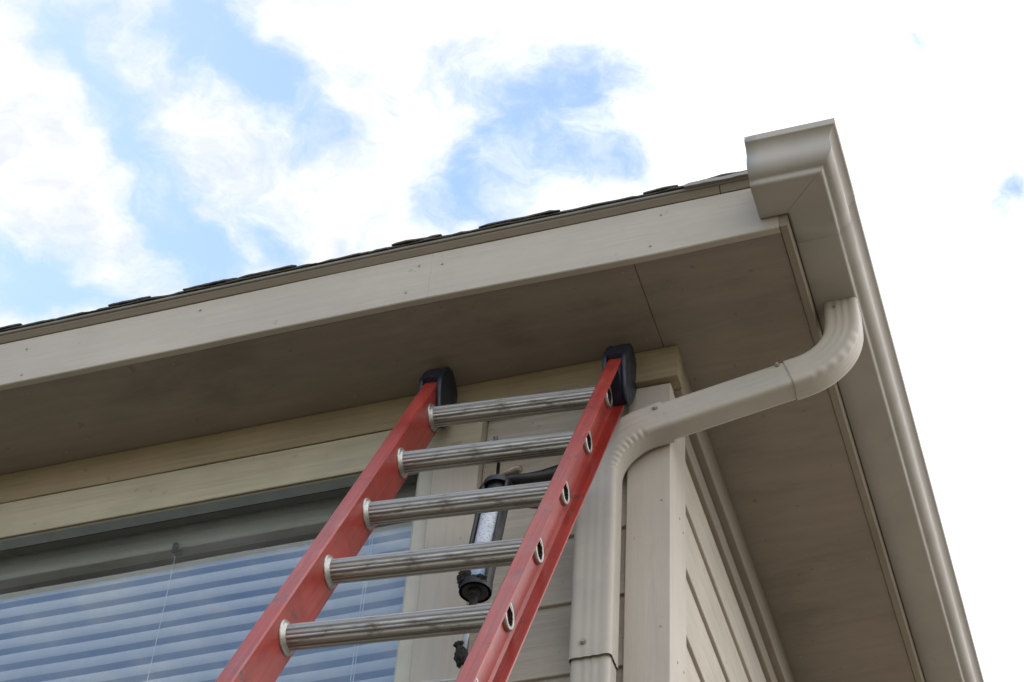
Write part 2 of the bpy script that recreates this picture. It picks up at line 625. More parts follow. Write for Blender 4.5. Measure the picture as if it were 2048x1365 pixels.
rough_end('frieze_board', HX, .021, rbox_prof(-.019, .031, 5.3825, 5.4885, .002), 'x', M['frieze_x'], .0016, .02, 1)
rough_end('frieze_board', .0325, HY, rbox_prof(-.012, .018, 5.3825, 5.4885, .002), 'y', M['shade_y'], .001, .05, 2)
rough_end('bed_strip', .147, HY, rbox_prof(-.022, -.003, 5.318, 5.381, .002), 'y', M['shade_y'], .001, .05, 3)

# window: frame, pane, casing, sill
FY0, FY1 = .004, .075
FW = .043
bm = bmesh.new()
zt, zb = 5.301, WZ0
fprof = 0
add_box(bm, WX0, WX1, FY0 + .002, FY1, zb, zb + FW, .002)
add_box(bm, WX1 - FW, WX1 - .0005, FY0, FY1 + .001, zb + FW - .001, 5.2655, .002)
add_box(bm, WX0 + .0005, WX0 + FW, FY0, FY1 + .001, zb + FW - .001, 5.2655, .002)
window = finish('window', bm, M['vinyl'], house)
boxo('head_strip', WX0 + .001, WX1 - .001, -.0105, -.0045, 5.2525, 5.2615, M['vinyl'], window, .001)
boxo('head_jamb', WX0 + .001, WX1 - .001, -.004, .030, 5.2555, 5.2615, M['head'], window, .001)
boxo('glazing_seal', WX0 + FW, WX1 - FW, .0325, .0575, 5.2555, 5.299, M['darkseal'], window, .001)
boxo('glazing_bead', WX1 - FW - .012, WX1 - FW + .002, .024, .07, zb + FW, 5.265, M['vinyl'], window, .002)
boxo('glazing_bead', WX0 + FW - .002, WX0 + FW + .012, .024, .07, zb + FW, 5.265, M['vinyl'], window, .002)
boxo('window_pane', WX0 + FW, WX1 - FW, .058, .062, zb + FW - .002, 5.272, M['glass'], window, 0)
# head casing with a thin drip lip
bm = bmesh.new()
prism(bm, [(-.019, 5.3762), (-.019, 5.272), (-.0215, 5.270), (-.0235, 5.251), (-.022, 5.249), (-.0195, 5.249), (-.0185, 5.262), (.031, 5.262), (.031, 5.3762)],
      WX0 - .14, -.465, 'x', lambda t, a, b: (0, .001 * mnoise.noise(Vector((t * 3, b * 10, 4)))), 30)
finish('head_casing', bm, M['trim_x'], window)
boxo('side_casing', WX1 + .001, -.465, -.0185, .031, 3.86, 5.2485, M['trim_z'], window, .002)
boxo('side_casing', WX0 - .14, WX0 - .001, -.0185, .031, 3.86, 5.2485, M['trim_z'], window, .002)
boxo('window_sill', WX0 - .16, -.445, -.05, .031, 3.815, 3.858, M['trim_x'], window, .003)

# soffit panels with a visible butt joint
SEAM = -.013
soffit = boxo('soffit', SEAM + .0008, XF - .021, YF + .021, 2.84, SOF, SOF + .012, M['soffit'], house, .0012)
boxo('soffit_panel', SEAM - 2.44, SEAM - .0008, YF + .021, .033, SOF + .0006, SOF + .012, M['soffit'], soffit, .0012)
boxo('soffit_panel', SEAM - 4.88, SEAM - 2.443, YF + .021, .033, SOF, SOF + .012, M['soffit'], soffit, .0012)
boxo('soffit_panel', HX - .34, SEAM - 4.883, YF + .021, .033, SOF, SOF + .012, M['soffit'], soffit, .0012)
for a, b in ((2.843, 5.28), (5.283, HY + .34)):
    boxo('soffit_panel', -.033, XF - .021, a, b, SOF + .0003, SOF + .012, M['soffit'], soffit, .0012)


# fascia boards: slightly wavy, jointed
def fas_w(t, y, z):
    low = 1 - (z - 5.485) / .165
    dz = -.007 * math.exp(-((t + .05) / .28) ** 2) * low + .004 * math.exp(-((t + .65) / .45) ** 2)
    return (.0012 * mnoise.noise(Vector((t * 2.1, z * 9, 0))), dz + .0012 * mnoise.noise(Vector((t * 4, z * 20, 7))))


for a, b in ((HX - .34, -3.05), (-3.0495, -.5168), (-.5164, .3402)):
    bm = bmesh.new()
    n_ = max(4, int((b - a) / .04))
    prism(bm, rbox_prof(YF, YF + .02, 5.485, 5.6495, .0022), a, b, 'x', fas_w, n_)
    finish('fascia_board', bm, M['fascia'], house)
bm = bmesh.new()
prism(bm, rbox_prof(XF - .020, XF, 5.4835, 5.6495, .0022), YF - .0006, HY + .34, 'y',
      lambda t, x, z: (.001 * mnoise.noise(Vector((0, t * 2, z * 9))), .001 * mnoise.noise(Vector((3, t * 3, z * 9)))), 120)
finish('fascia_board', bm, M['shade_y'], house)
boxo('fascia_board', HX - .36, HX - .341, YF, HY + .36, 5.485, 5.6495, M['trim_y'], house)
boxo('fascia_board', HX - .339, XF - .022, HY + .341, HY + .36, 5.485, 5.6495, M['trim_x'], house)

def nail_mesh(axis):
    bm = bmesh.new()
    d_ = {'y': Vector((0, -1, 0)), 'x': Vector((1, 0, 0)), 'z': Vector((0, 0, -1))}[axis]
    tube(bm, [d_ * -.002, d_ * .0006], .0032, 10)
    me = bpy.data.meshes.new('nail_head')
    bmesh.ops.recalc_face_normals(bm, faces=bm.faces)
    bm.to_mesh(me)
    bm.free()
    me.materials.append(M['nail'])
    return me


nm = {a: nail_mesh(a) for a in 'xyz'}


def nail(axis, pos, parent):
    o = bpy.data.objects.new('nail_head', nm[axis])
    o.location = pos
    link(o, parent)


boards = {o.name: o for o in house.children}
fb = [o for o in house.children if o.name.startswith('fascia_board')][:3]
for i, xx in enumerate((-2.27, -1.61, -1.13, -.548, -.488, .06)):
    par = fb[1] if xx < -.5165 else fb[2]
    nail('y', (xx, YF - .0012, 5.618 + random.uniform(-.016, .016)), par)
    if i % 2:
        nail('y', (xx + random.uniform(-.03, .03), YF - .0012, 5.522 + random.uniform(-.016, .016)), par)
cb = [o for o in house.children if o.name.startswith('corner_board')]
for zz in (3.4, 3.8, 4.2, 4.62, 5.02, 5.31):
    nail('y', ((-.085 if random.random() < .5 else -.02) + random.uniform(-.006, .006), -.0004, zz + random.uniform(-.06, .06)), cb[0])
    nail('x', (-.0012, .085 + random.uniform(-.02, .02), zz + random.uniform(-.05, .05)), cb[1])
    nail('x', (-.0012, .12, zz + random.uniform(-.05, .05)), cb[1])
for xx in (-1.6, -1.2, -.8, -.4, -.045):
    nail('z', (xx, -.27, SOF - .0004), soffit)
    nail('z', (xx, -.05, SOF - .0004), soffit)
for yy in (-.2, .15, .5, .85, 1.2):
    nail('z', (.31, yy, SOF - .0004), soffit)
    nail('z', (.055, yy, SOF - .0004), soffit)

# sloping drip board under the shingle edge
for a, b in ((HX - .36, -2.2), (-2.198, .2040), (.2062, .352)):
    bm = bmesh.new()
    prism(bm, [(-.3180, 5.6512), (-.3265, 5.666), (-.3265, 5.6715), (-.295, 5.6715), (-.295, 5.6512)], a, b, 'x',
          lambda t, y, z: (.0008 * mnoise.noise(Vector((t * 6, 1, z * 40))), .003 * math.exp(-((t + .65) / .45) ** 2) + .001 * mnoise.noise(Vector((t * 5, y * 40, 2)))),
          max(2, int((b - a) / .05)))
    finish('drip_board', bm, M['drip'], house)
bm = bmesh.new()
prism(bm, [(-.3315, 5.6735), (-.329, 5.6725), (-.29, 5.6725), (-.29, 5.680), (-.3315, 5.680)], HX - .36, .37, 'x',
      lambda t, y, z: (0, .003 * math.exp(-((t + .65) / .45) ** 2) + .0012 * mnoise.noise(Vector((t * 3, 2, 0)))), 200)
finish('drip_edge', bm, M['dripmetal'], house)

# hipped roof
PT = 5 / 12
bm = bmesh.new()
ex0, ex1, ey0, ey1, ez = HX - .395, .395, -.322, HY + .35, 5.6835
run = (ey1 - ey0) / 2
rz = ez + run * PT
low = [bm.verts.new(q) for q in ((ex0, ey0, ez), (ex1, ey0, ez), (ex1, ey1, ez), (ex0, ey1, ez))]
r0 = bm.verts.new((ex0 + run, ey0 + run, rz))
r1 = bm.verts.new((ex1 - run, ey0 + run, rz))
bm.faces.new((low[0], low[1], r1, r0))
bm.faces.new((low[1], low[2], r1))
bm.faces.new((low[2], low[3], r0, r1))
bm.faces.new((low[3], low[0], r0))
bm.faces.new((low[3], low[2], low[1], low[0]))
roof = finish('roof', bm, M['shingle'], house)


def shingle(x0, x1, y, z, th, depth=.16, droop=0.0, seed=0, mat=None):
    """one shingle of the front edge, butt facing the front, with a worn uneven edge"""
    bm = bmesh.new()
    n_ = max(3, int((x1 - x0) / .012))
    top, bot = [], []
    for i in range(n_ + 1):
        t = x0 + (x1 - x0) * i / n_
        e = .0035 * mnoise.noise(Vector((t * 16, seed, 0))) + .0015 * mnoise.noise(Vector((t * 90, seed, 4)))
        h = th * (1 + .22 * mnoise.noise(Vector((t * 40, seed, 8))))
        u = i / n_
        if u < .06 or u > .94:
            h *= .6
        zz = z - droop * (u ** 2) + .0012 * mnoise.noise(Vector((t * 9, seed, 2)))
        if x1 < .36:
            zz += .003 * math.exp(-((t + .65) / .45) ** 2)
        yy = y + e
        bot.append((bm.verts.new((t, yy, zz)), bm.verts.new((t, y + depth, z + depth * PT))))
        top.append((bm.verts.new((t, yy + .001, zz + h)), bm.verts.new((t, y + depth, z + depth * PT + h))))
    for i in range(n_):
        bm.faces.new((bot[i][0], bot[i + 1][0], bot[i + 1][1], bot[i][1]))
        bm.faces.new((top[i][0], top[i][1], top[i + 1][1], top[i + 1][0]))
        bm.faces.new((bot[i][0], top[i][0], top[i + 1][0], bot[i + 1][0]))
        bm.faces.new((bot[i][1], bot[i + 1][1], top[i + 1][1], top[i][1]))
    for i in (0, n_):
        bm.faces.new((bot[i][0], bot[i][1], top[i][1], top[i][0]))
    return finish('shingle', bm, mat or M['shingle'], roof)


x = .395
k = 0
while x > -4.2:                           # base course
    wd = random.uniform(.24, .36)
    if not (.12 < x - wd < .13):
        shingle(x - wd + .0015, x, -.336, 5.6808, .0065, seed=k)
    x -= wd
    k += 1
raised = [(-1.74, -1.637), (-1.39, -1.272), (-1.182, -1.034), (-1.032, -.874), (-.621, -.491), (-.395, -.188), (.020, .106)]
x = -1.80
while x > -4.0:
    wd = random.uniform(.11, .2)
    raised.append((x - wd, x))
    x -= wd + random.uniform(.05, .2)
for i, (a, b) in enumerate(raised):       # thicker laminated tabs
    shingle(a, b, -.3385, 5.6873, .0068, .15, seed=20 + i)
shingle(.122, .288, -.342, 5.6735, .013, .13, .003, 77, M['dripmetal'])
shingle(.15, .37, -.338, 5.6875, .007, .15, 0, 78)


# ------------------------------------------------------------------ rain gutter (K style, returned round the corner)
GB = 5.522
GP = [(.0015, .118), (.0015, .006), (.003, .001), (.007, 0), (.099, 0), (.1015, .0015), (.1030, .004), (.1035, .0135), (.1060, .0160), (.1135, .0180),
      (.1205, .0225), (.1265, .0300), (.1300, .0395), (.1310, .0500), (.1300, .0610), (.1283, .0720), (.1275, .0820),
      (.1290, .0910), (.1325, .0985), (.1375, .1040), (.1425, .1075), (.1450, .1085), (.1460, .1100), (.1460, .1280),
      (.1440, .1295), (.1310, .1295), (.1310, .1180)]
gutter = thing('rain_gutter', 'beige ogee rain gutter along the side eave, returned around the roof corner', 'gutter')


def gutter_leg(bm, rings):
    for i in range(len(rings) - 1):
        for j in range(len(GP) - 1):
            bm.faces.new((rings[i][j], rings[i][j + 1], rings[i + 1][j + 1], rings[i + 1][j]))


def ring_side(bm, y, off=0.0):
    return [bm.verts.new((XF + d_ + off * (1 if j > 3 else 0), y, GB + h - (off if 2 < j < 7 else 0) + .0012 * mnoise.noise(Vector((y * 1.4, d_ * 9, h * 9))))) for j, (d_, h) in enumerate(GP)]


def ring_front(bm, x, off=0.0):
    return [bm.verts.new((x, YF - d_ - off * (1 if j > 3 else 0), GB + h - (off if 2 < j < 7 else 0))) for j, (d_, h) in enumerate(GP)]


def ring_mitre(bm, off=0.0):
    return [bm.verts.new((XF + d_ + off * (1 if j > 3 else 0), YF - d_ - off * (1 if j > 3 else 0), GB + h - (off if 2 < j < 7 else 0))) for j, (d_, h) in enumerate(GP)]


def solid(o, th):
    md = o.modifiers.new('sheet', 'SOLIDIFY')
    md.thickness = th
    md.offset = 0
    return o


bm = bmesh.new()
mit = ring_mitre(bm, .0014)
gutter_leg(bm, [ring_front(bm, .2975, .0014), ring_front(bm, .33, .0014), mit])
gutter_leg(bm, [mit, ring_side(bm, -.28, .0014), ring_side(bm, -.2306, .0014)])
o = finish('corner_section', bm, M['gutter'], gutter, True)
o.data.set_sharp_from_angle(angle=R(28))
solid(o, .0012)
bm = bmesh.new()
gutter_leg(bm, [ring_side(bm, -.262 + (HY + .6) * i / 60) for i in range(61)])
o = finish('trough', bm, M['gutter'], gutter, True)
o.data.set_sharp_from_angle(angle=R(28))
solid(o, .0012)
# end cap on the short return, mitre strip on the underside
bm = bmesh.new()
vs = [bm.verts.new((.2990, YF - d_ - (.0012 if d_ > .05 else -.0), GB + h)) for d_, h in GP[1:-2]] + [bm.verts.new((.2990, YF - .004, GB + .125))]
bm.faces.new(vs)
o = solid(finish('end_cap', bm, M['gutter'], gutter), .0015)
bm = bmesh.new()
a = Vector((XF + .008, YF - .008, GB - .0019))
b = Vector((XF + .098, YF - .098, GB - .0019))
s_ = Vector((1, 1, 0)).normalized() * .0045
vs = [bm.verts.new(q) for q in (a - s_, a + s_, b + s_, b - s_)]
bm.faces.new(vs)
solid(finish('mitre_strip', bm, M['gutter'], gutter), .0030)

# ------------------------------------------------------------------ downspout
spout = thing('downspout', 'beige ribbed downspout bending from the side gutter to the front wall corner', 'downspout')
NPROF = 72


def spout_ring(c, ax, ay, a, b, ribs=1.0, crimp=0.0, crimp_corner=None, r=.012):
    """rounded rectangle ring; ax = in-plane width direction, ay = depth direction"""
    pts = []
    per = 2 * (a + b)
    for i in range(NPROF):
        s = per * i / NPROF
        if s < a:
            u, v, side, q = -a / 2 + s, -b / 2, 0, s / a
        elif s < a + b:
            u, v, side, q = a / 2, -b / 2 + (s - a), 1, (s - a) / b
        elif s < 2 * a + b:
            u, v, side, q = a / 2 - (s - a - b), b / 2, 2, (s - a - b) / a
        else:
            u, v, side, q = -a / 2, b / 2 - (s - 2 * a - b), 3, (s - 2 * a - b) / b
        # round the corners
        du, dv = max(0, abs(u) - (a / 2 - r)), max(0, abs(v) - (b / 2 - r))
        if du > 0 and dv > 0:
            l = math.hypot(du, dv)
            u = math.copysign(a / 2 - r + du / l * r, u)
            v = math.copysign(b / 2 - r + dv / l * r, v)
        elif True:
            rib = ribs * .0016 * (.5 - .5 * math.cos(2 * math.pi * 5 * q)) if .18 < q < .82 else 0
            if side in (0, 2):
                v -= math.copysign(rib, v)
            else:
                u -= math.copysign(rib, u)
        if crimp and crimp_corner:
            cu, cv = crimp_corner[0] * a / 2, crimp_corner[1] * b / 2
            dd = math.hypot(u - cu, (v - cv) * 1.5)
            f = math.exp(-(dd / .017) ** 2) * crimp
            u -= math.copysign(f * .8, u)
            v -= math.copysign(f * .5, v)
        pts.append(c + ax * u + ay * v)
    return pts


def sweep_spout(name, rings, cap=True):
    bm = bmesh.new()
    R_ = [[bm.verts.new(q) for q in r] for r in rings]
    for i in range(len(R_) - 1):
        for j in range(NPROF):
            bm.faces.new((R_[i][j], R_[i][(j + 1) % NPROF], R_[i + 1][(j + 1) % NPROF], R_[i + 1][j]))
    if cap:
        bm.faces.new(R_[0])
        bm.faces.new(R_[-1])
    o = finish(name, bm, M['spout'], spout, True)
    o.data.set_sharp_from_angle(angle=R(40))
    return o


FA = Vector((.423, -.033, 5.521))         # front face centre line: outlet, two bends, wall
FB = Vector((.423, -.033, 5.336))
FC = Vector((-.1545, -.079, 5.166))
FD = Vector((-.1545, -.079, .10))
DEP = .066
YB = Vector((0, 1, 0))


def bend(P0, P1, P2, Rr, n_=44):
    """points and tangents of a filleted corner"""
    d1 = (P1 - P0).normalized()
    d2 = (P2 - P1).normalized()
    ang = d1.angle(d2)
    tl = Rr * math.tan(ang / 2)
    s = P1 - d1 * tl
    nrm = (d2 - d1 * d1.dot(d2)).normalized()
    c = s + nrm * Rr
    res = []
    for i in range(n_ + 1):
        t = ang * i / n_
        res.append((c - nrm * Rr * math.cos(t) + d1 * Rr * math.sin(t), d1 * math.cos(t) + d2 * 0 + nrm * math.sin(t), Rr * t))
    return res


def frame(tan):
    ay = (YB - tan * YB.dot(tan)).normalized()
    ax = ay.cross(tan).normalized()
    return ax, ay


def mk(pt, tan, a, b=DEP, **kw):
    ax, ay = frame(tan)
    return spout_ring(pt + ay * DEP / 2, ax, ay, a, b, **kw)


dn = Vector((0, 0, -1))
AXD = (FC - FB).normalized()
ub = bend(FA, FB, FC, .150)
lb = bend(FB, FC, FD, .165)
# upper elbow
rings = [mk(FA, dn, .082, ribs=1.4), mk(FA + dn * .02, dn, .083, ribs=1.4)]
for i, (q, t, s) in enumerate(ub):
    ph = .5 - .5 * math.cos(2 * math.pi * s / .026)
    rings.append(mk(q, t, .084 + .002 * i / len(ub), ribs=.7, crimp=.0030 * ph * (1 if 4 < i < 40 else 0), crimp_corner=(-1, -1)))
joint_u = ub[-1][0] + AXD * .025
rings.append(mk(joint_u, AXD, .0865, ribs=1))
ue = sweep_spout('elbow', rings, False)
# sloping pipe
joint_l = lb[0][0] - AXD * .042
rings = [mk(joint_u - AXD * .012 + (joint_l + AXD * .03 - joint_u + AXD * .012) * (i / 12), AXD, .0820, DEP - .0045, ribs=.9) for i in range(13)]
sweep_spout('pipe', rings)
# lower elbow, running on down the wall
rings = [mk(joint_l, AXD, .0900, DEP + .004, ribs=.6), mk(joint_l + AXD * .03, AXD, .0875, DEP + .001, ribs=.6)]
for i, (q, t, s) in enumerate(lb):
    ph = .5 - .5 * math.cos(2 * math.pi * s / .0205)
    rings.append(mk(q, t, .0865 + .008 * i / len(lb), ribs=.5, crimp=.0046 * ph * (1 if 3 < i < 42 else 0), crimp_corner=(-1, -1)))
end = lb[-1][0]
zcut = 4.508
for i in range(1, 10):
    f = i / 9
    rings.append(mk(Vector((end.x, end.y, end.z + (zcut - end.z) * f)), dn, .0945, ribs=.25 + .4 * min(1, f * 2)))
sweep_spout('elbow', rings, False)
rings = [mk(Vector((FC.x - .001, FC.y + .004, zz)), dn, .089, DEP - .007, ribs=1.0) for zz in (4.55, 4.3, 3.5, 2.5, 1.5, .35)]
sweep_spout('pipe', rings)
rings = []
for i in range(13):
    t = R(70) * i / 12
    rings.append(mk(Vector((FC.x, FC.y + .004 - .12 * (1 - math.cos(t)), .36 - .12 * math.sin(t) + .004)), Vector((0, -math.sin(t), -math.cos(t))), .0945, DEP - .004, ribs=.8))
bmx = bmesh.new()
RR = [[bmx.verts.new(q) for q in r] for r in rings]
for i in range(len(RR) - 1):
    for j in range(NPROF):
        bmx.faces.new((RR[i][j], RR[i][(j + 1) % NPROF], RR[i + 1][(j + 1) % NPROF], RR[i + 1][j]))
bmx.faces.new(RR[0])
bmx.faces.new(RR[-1])
finish('outlet_shoe', bmx, M['spout'], spout, True)


def screw(pos, nrm, r=.0052):
    bm = bmesh.new()
    n_ = Vector(nrm).normalized()
    tube(bm, [Vector(pos) - n_ * .004, Vector(pos) + n_ * .003], r * 1.35, 14)
    tube(bm, [Vector(pos) + n_ * .001, Vector(pos) + n_ * .0065], r, 6)
    return finish('screw', bm, M['screw'], spout)


ax, ay = frame(AXD)
screw(joint_l - ay * .0008 + AXD * .018 + ax * .021, -ay)
screw(joint_u - ay * -.0008 + AXD * .016 + ax * .030, -ay, .004)
screw(Vector((-.168, FC.y - .0005, 4.548)), (0, -1, 0))
screw(FA + Vector((-.012, -.0005, -.022)), (0, -1, 0), .003)

# ------------------------------------------------------------------ window blind
blind = thing('window_blind', 'white horizontal slat blind half open behind the window glass', 'window blind',
              Matrix.Translation((-1.44, .12, 4.0)))
BX = .80
bm = bmesh.new()
prism(bm, [(-.020, 1.236), (-.0205, 1.300), (-.012, 1.303), (-.009, 1.298), (.018, 1.298), (.021, 1.303), (.021, 1.232), (-.012, 1.230)], -BX, BX, 'x')
finish('headrail', bm, M['blind'], blind)
slat_me = None
SW, ST = .0225, R(-42)
zo = 1.17
kk = 0
while zo > .10:
    if slat_me is None:
        bm = bmesh.new()
        n_ = 6
        prof_t, prof_b = [], []
        for i in range(n_ + 1):
            u = i / n_
            arch = -.0012 * (1 - (2 * u - 1) ** 2)
            y_ = -.02 + SW * (u * math.cos(ST)) - arch * math.sin(ST)
            z_ = SW * u * math.sin(ST) + arch * math.cos(ST)
            prof_b.append((y_, z_))
            prof_t.append((y_ - .0022 * math.sin(ST), z_ + .0022 * math.cos(ST)))
        prism(bm, prof_b + prof_t[::-1], -BX + .004, BX - .004, 'x',
              lambda t, a_, b_: (0, -.0009 * math.cos(t * 11)), 24)
        o = finish('slat', bm, M['blind'], blind, False, (0, 0, zo))
        slat_me = o.data
    else:
        o = bpy.data.objects.new('slat', slat_me)
        o.location = (random.uniform(-.001, .001), 0, zo + random.uniform(-.0007, .0007))
        o.rotation_euler = (R(random.uniform(-1.2, 1.2)), R(random.uniform(-.05, .05)), 0)
        link(o, blind)
    zo -= .0527
    kk += 1
boxo('bottom_rail', -BX, BX, -.025, .025, .06, .078, M['blind'], blind, .003)
for cx in (.140, .665, .672, -.40):
    bm = bmesh.new()
    tube(bm, [(cx + .0006 * math.sin(i * 1.3), -.0245 - .0008 * math.cos(i), 1.225 - i * .1) for i in range(12)], .0009, 6)
    finish('lift_cord', bm, M['cord'], blind)
bm = bmesh.new()
add_box(bm, .128, .142, -.030, -.0206, 1.205, 1.236, .002)
add_box(bm, .140, .160, -.032, -.022, 1.190, 1.208, .003)
finish('cord_lock', bm, M['clip'], blind)

# ------------------------------------------------------------------ ladder
LU = Vector((0.99809898, 0.04957781, -0.03661248))
LV = Vector((0.01180195, 0.42931357, 0.90307839))
LW = Vector((0.06049088, -0.90179371, 0.42791232))
LT = Vector((-.54722, -.13764, 5.26364))   # left end of the top rung
LBOT = -5.80
mat_l = Matrix((LU, LV, LW)).transposed().to_4x4()
mat_l.translation = LT + LV * LBOT
ladder = thing('ladder', 'red fibreglass ladder with aluminium rungs and black rubber caps leaning under the eave', 'ladder', mat_l)
WF, WB = .051, -.045                       # front and back of the rails
RT = .118 - LBOT                           # rail top in ladder coordinates
UR = .4195


def rail(u_web, sgn):
    """C channel, open away from the rungs; sgn -1 left rail, +1 right rail"""
    th = .0045
    pr = []
    u0, u1 = u_web, u_web + sgn * .035
    rr = .003
    pr = [(u0, WB + rr), (u0 + sgn * rr, WB), (u1 - sgn * .001, WB), (u1, WB + .001), (u1, WB + th - .001), (u1 - sgn * .001, WB + th), (u0 + sgn * (th + .005), WB + th), (u0 + sgn * th, WB + th + .005),
          (u0 + sgn * th, WF - th - .005), (u0 + sgn * (th + .005), WF - th), (u1 - sgn * .001, WF - th), (u1, WF - th + .001), (u1, WF - .001), (u1 - sgn * .001, WF), (u0 + sgn * rr, WF), (u0, WF - rr)]
    bm = bmesh.new()
    # along v: build as axis z then swap to (u, v, w)
    prism(bm, pr, 0.06, RT, 'z', None, 1)
    for v in bm.verts:
        v.co = Vector((v.co.x, v.co.z, v.co.y))
    return finish('rail', bm, M['red'], ladder)


rail(0.0, -1)
rail(UR, 1)
# rung: fluted, flat tread on top, running through both webs
RP = []
NSEG = 96
# world up seen in ladder coordinates: the flat tread faces the ladder's upper front side
for i in range(NSEG):
    t = 2 * math.pi * i / NSEG
    r = .0252
    v_, w_ = math.cos(t), math.sin(t)
    top = min(1, max(0, ((.903 * v_ + .428 * w_) - .45) / .3))
    r -= .0020 * (1 - top) * (.5 - .5 * math.cos(16 * t)) ** 2
    RP.append((v_ * r, w_ * r))
FLAT = Vector((.903, .428))                # (v, w) of world up
lim = .0200
RP2 = []
for (v_, w_) in RP:
    q = Vector((v_, w_))
    h = q.dot(FLAT)
    if h > lim:
        side = abs(q.dot(Vector((-FLAT.y, FLAT.x))))
        q = q - FLAT * (h - lim - .0007 * (.5 - .5 * math.cos(side * 1500)))
    RP2.append((q.x, q.y))


RPS = [(.0252 * math.cos(2 * math.pi * i / NSEG), .0252 * math.sin(2 * math.pi * i / NSEG)) for i in range(NSEG)]


def rung_mesh():
    bm = bmesh.new()
    a, b = -.012, UR + .0125
    rg = []
    for u in (a, b):
        rg.append([bm.verts.new((u, v_, w_)) for v_, w_ in RP2])
    for j in range(NSEG):
        bm.faces.new((rg[0][j], rg[0][(j + 1) % NSEG], rg[1][(j + 1) % NSEG], rg[1][j]))
    # tube ends with a wall thickness
    for i, u in enumerate((a, b)):
        inn = [bm.verts.new((u, v_ * .82, w_ * .82)) for v_, w_ in RP2]
        deep = [bm.verts.new((u + (.012 if i == 0 else -.012), v_ * .82, w_ * .82)) for v_, w_ in RP2]
        for j in range(NSEG):
            bm.faces.new((rg[i][j], rg[i][(j + 1) % NSEG], inn[(j + 1) % NSEG], inn[j]))
            bm.faces.new((inn[j], inn[(j + 1) % NSEG], deep[(j + 1) % NSEG], deep[j])).material_index = 1
        bm.faces.new(deep).material_index = 1
    me = bpy.data.meshes.new('rung')
    bmesh.ops.recalc_face_normals(bm, faces=bm.faces)
    bm.to_mesh(me)
    bm.free()
    for pl in me.polygons:
        pl.use_smooth = True
    me.set_sharp_from_angle(angle=R(50))
    me.materials.append(M['rung'])
    me.materials.append(M['hole_shade'])
    return me


def collar_mesh(u_in, sgn, prof):
    """turned ring round the rung; prof (distance along u, radius factor)"""
    bm = bmesh.new()
    rings = []
    for (du, k_) in prof:
        rings.append([bm.verts.new((u_in + sgn * du, v_ * k_, w_ * k_)) for v_, w_ in RPS])
    for i in range(len(rings)):
        for j in range(NSEG):
            a_, b_ = rings[i], rings[(i + 1) % len(rings)]
            bm.faces.new((a_[j], a_[(j + 1) % NSEG], b_[(j + 1) % NSEG], b_[j]))
    me = bpy.data.meshes.new('collar')
    bmesh.ops.recalc_face_normals(bm, faces=bm.faces)
    bm.to_mesh(me)
    bm.free()
    for pl in me.polygons:
        pl.use_smooth = True
    me.set_sharp_from_angle(angle=R(60))
    me.materials.append(M['chrome'])
    return me


rme = rung_mesh()
in_prof = [(-.001, .9), (-.001, 1.34), (.0012, 1.38), (.0038, 1.35), (.0052, 1.22), (.007, 1.12), (.0095, 1.08), (.0105, .95)]
out_prof = [(-.0005, .88), (-.0005, 1.16), (.0030, 1.19), (.0075, 1.14), (.0095, 1.02), (.0085, .88)]
cmeL = collar_mesh(0.0, 1, in_prof)
cmeR = collar_mesh(UR, -1, in_prof)
fmeR = collar_mesh(UR + .0045, 1, out_prof)
fmeL = collar_mesh(-.0045, -1, out_prof)
for n_ in range(0, 19):
    o = bpy.data.objects.new('rung', rme)
    o.location = (0, -LBOT - .3048 * n_, 0)
    link(o, ladder)
    for me in (cmeL, cmeR, fmeR, fmeL):
        c = bpy.data.objects.new('collar', me)
        link(c, o)


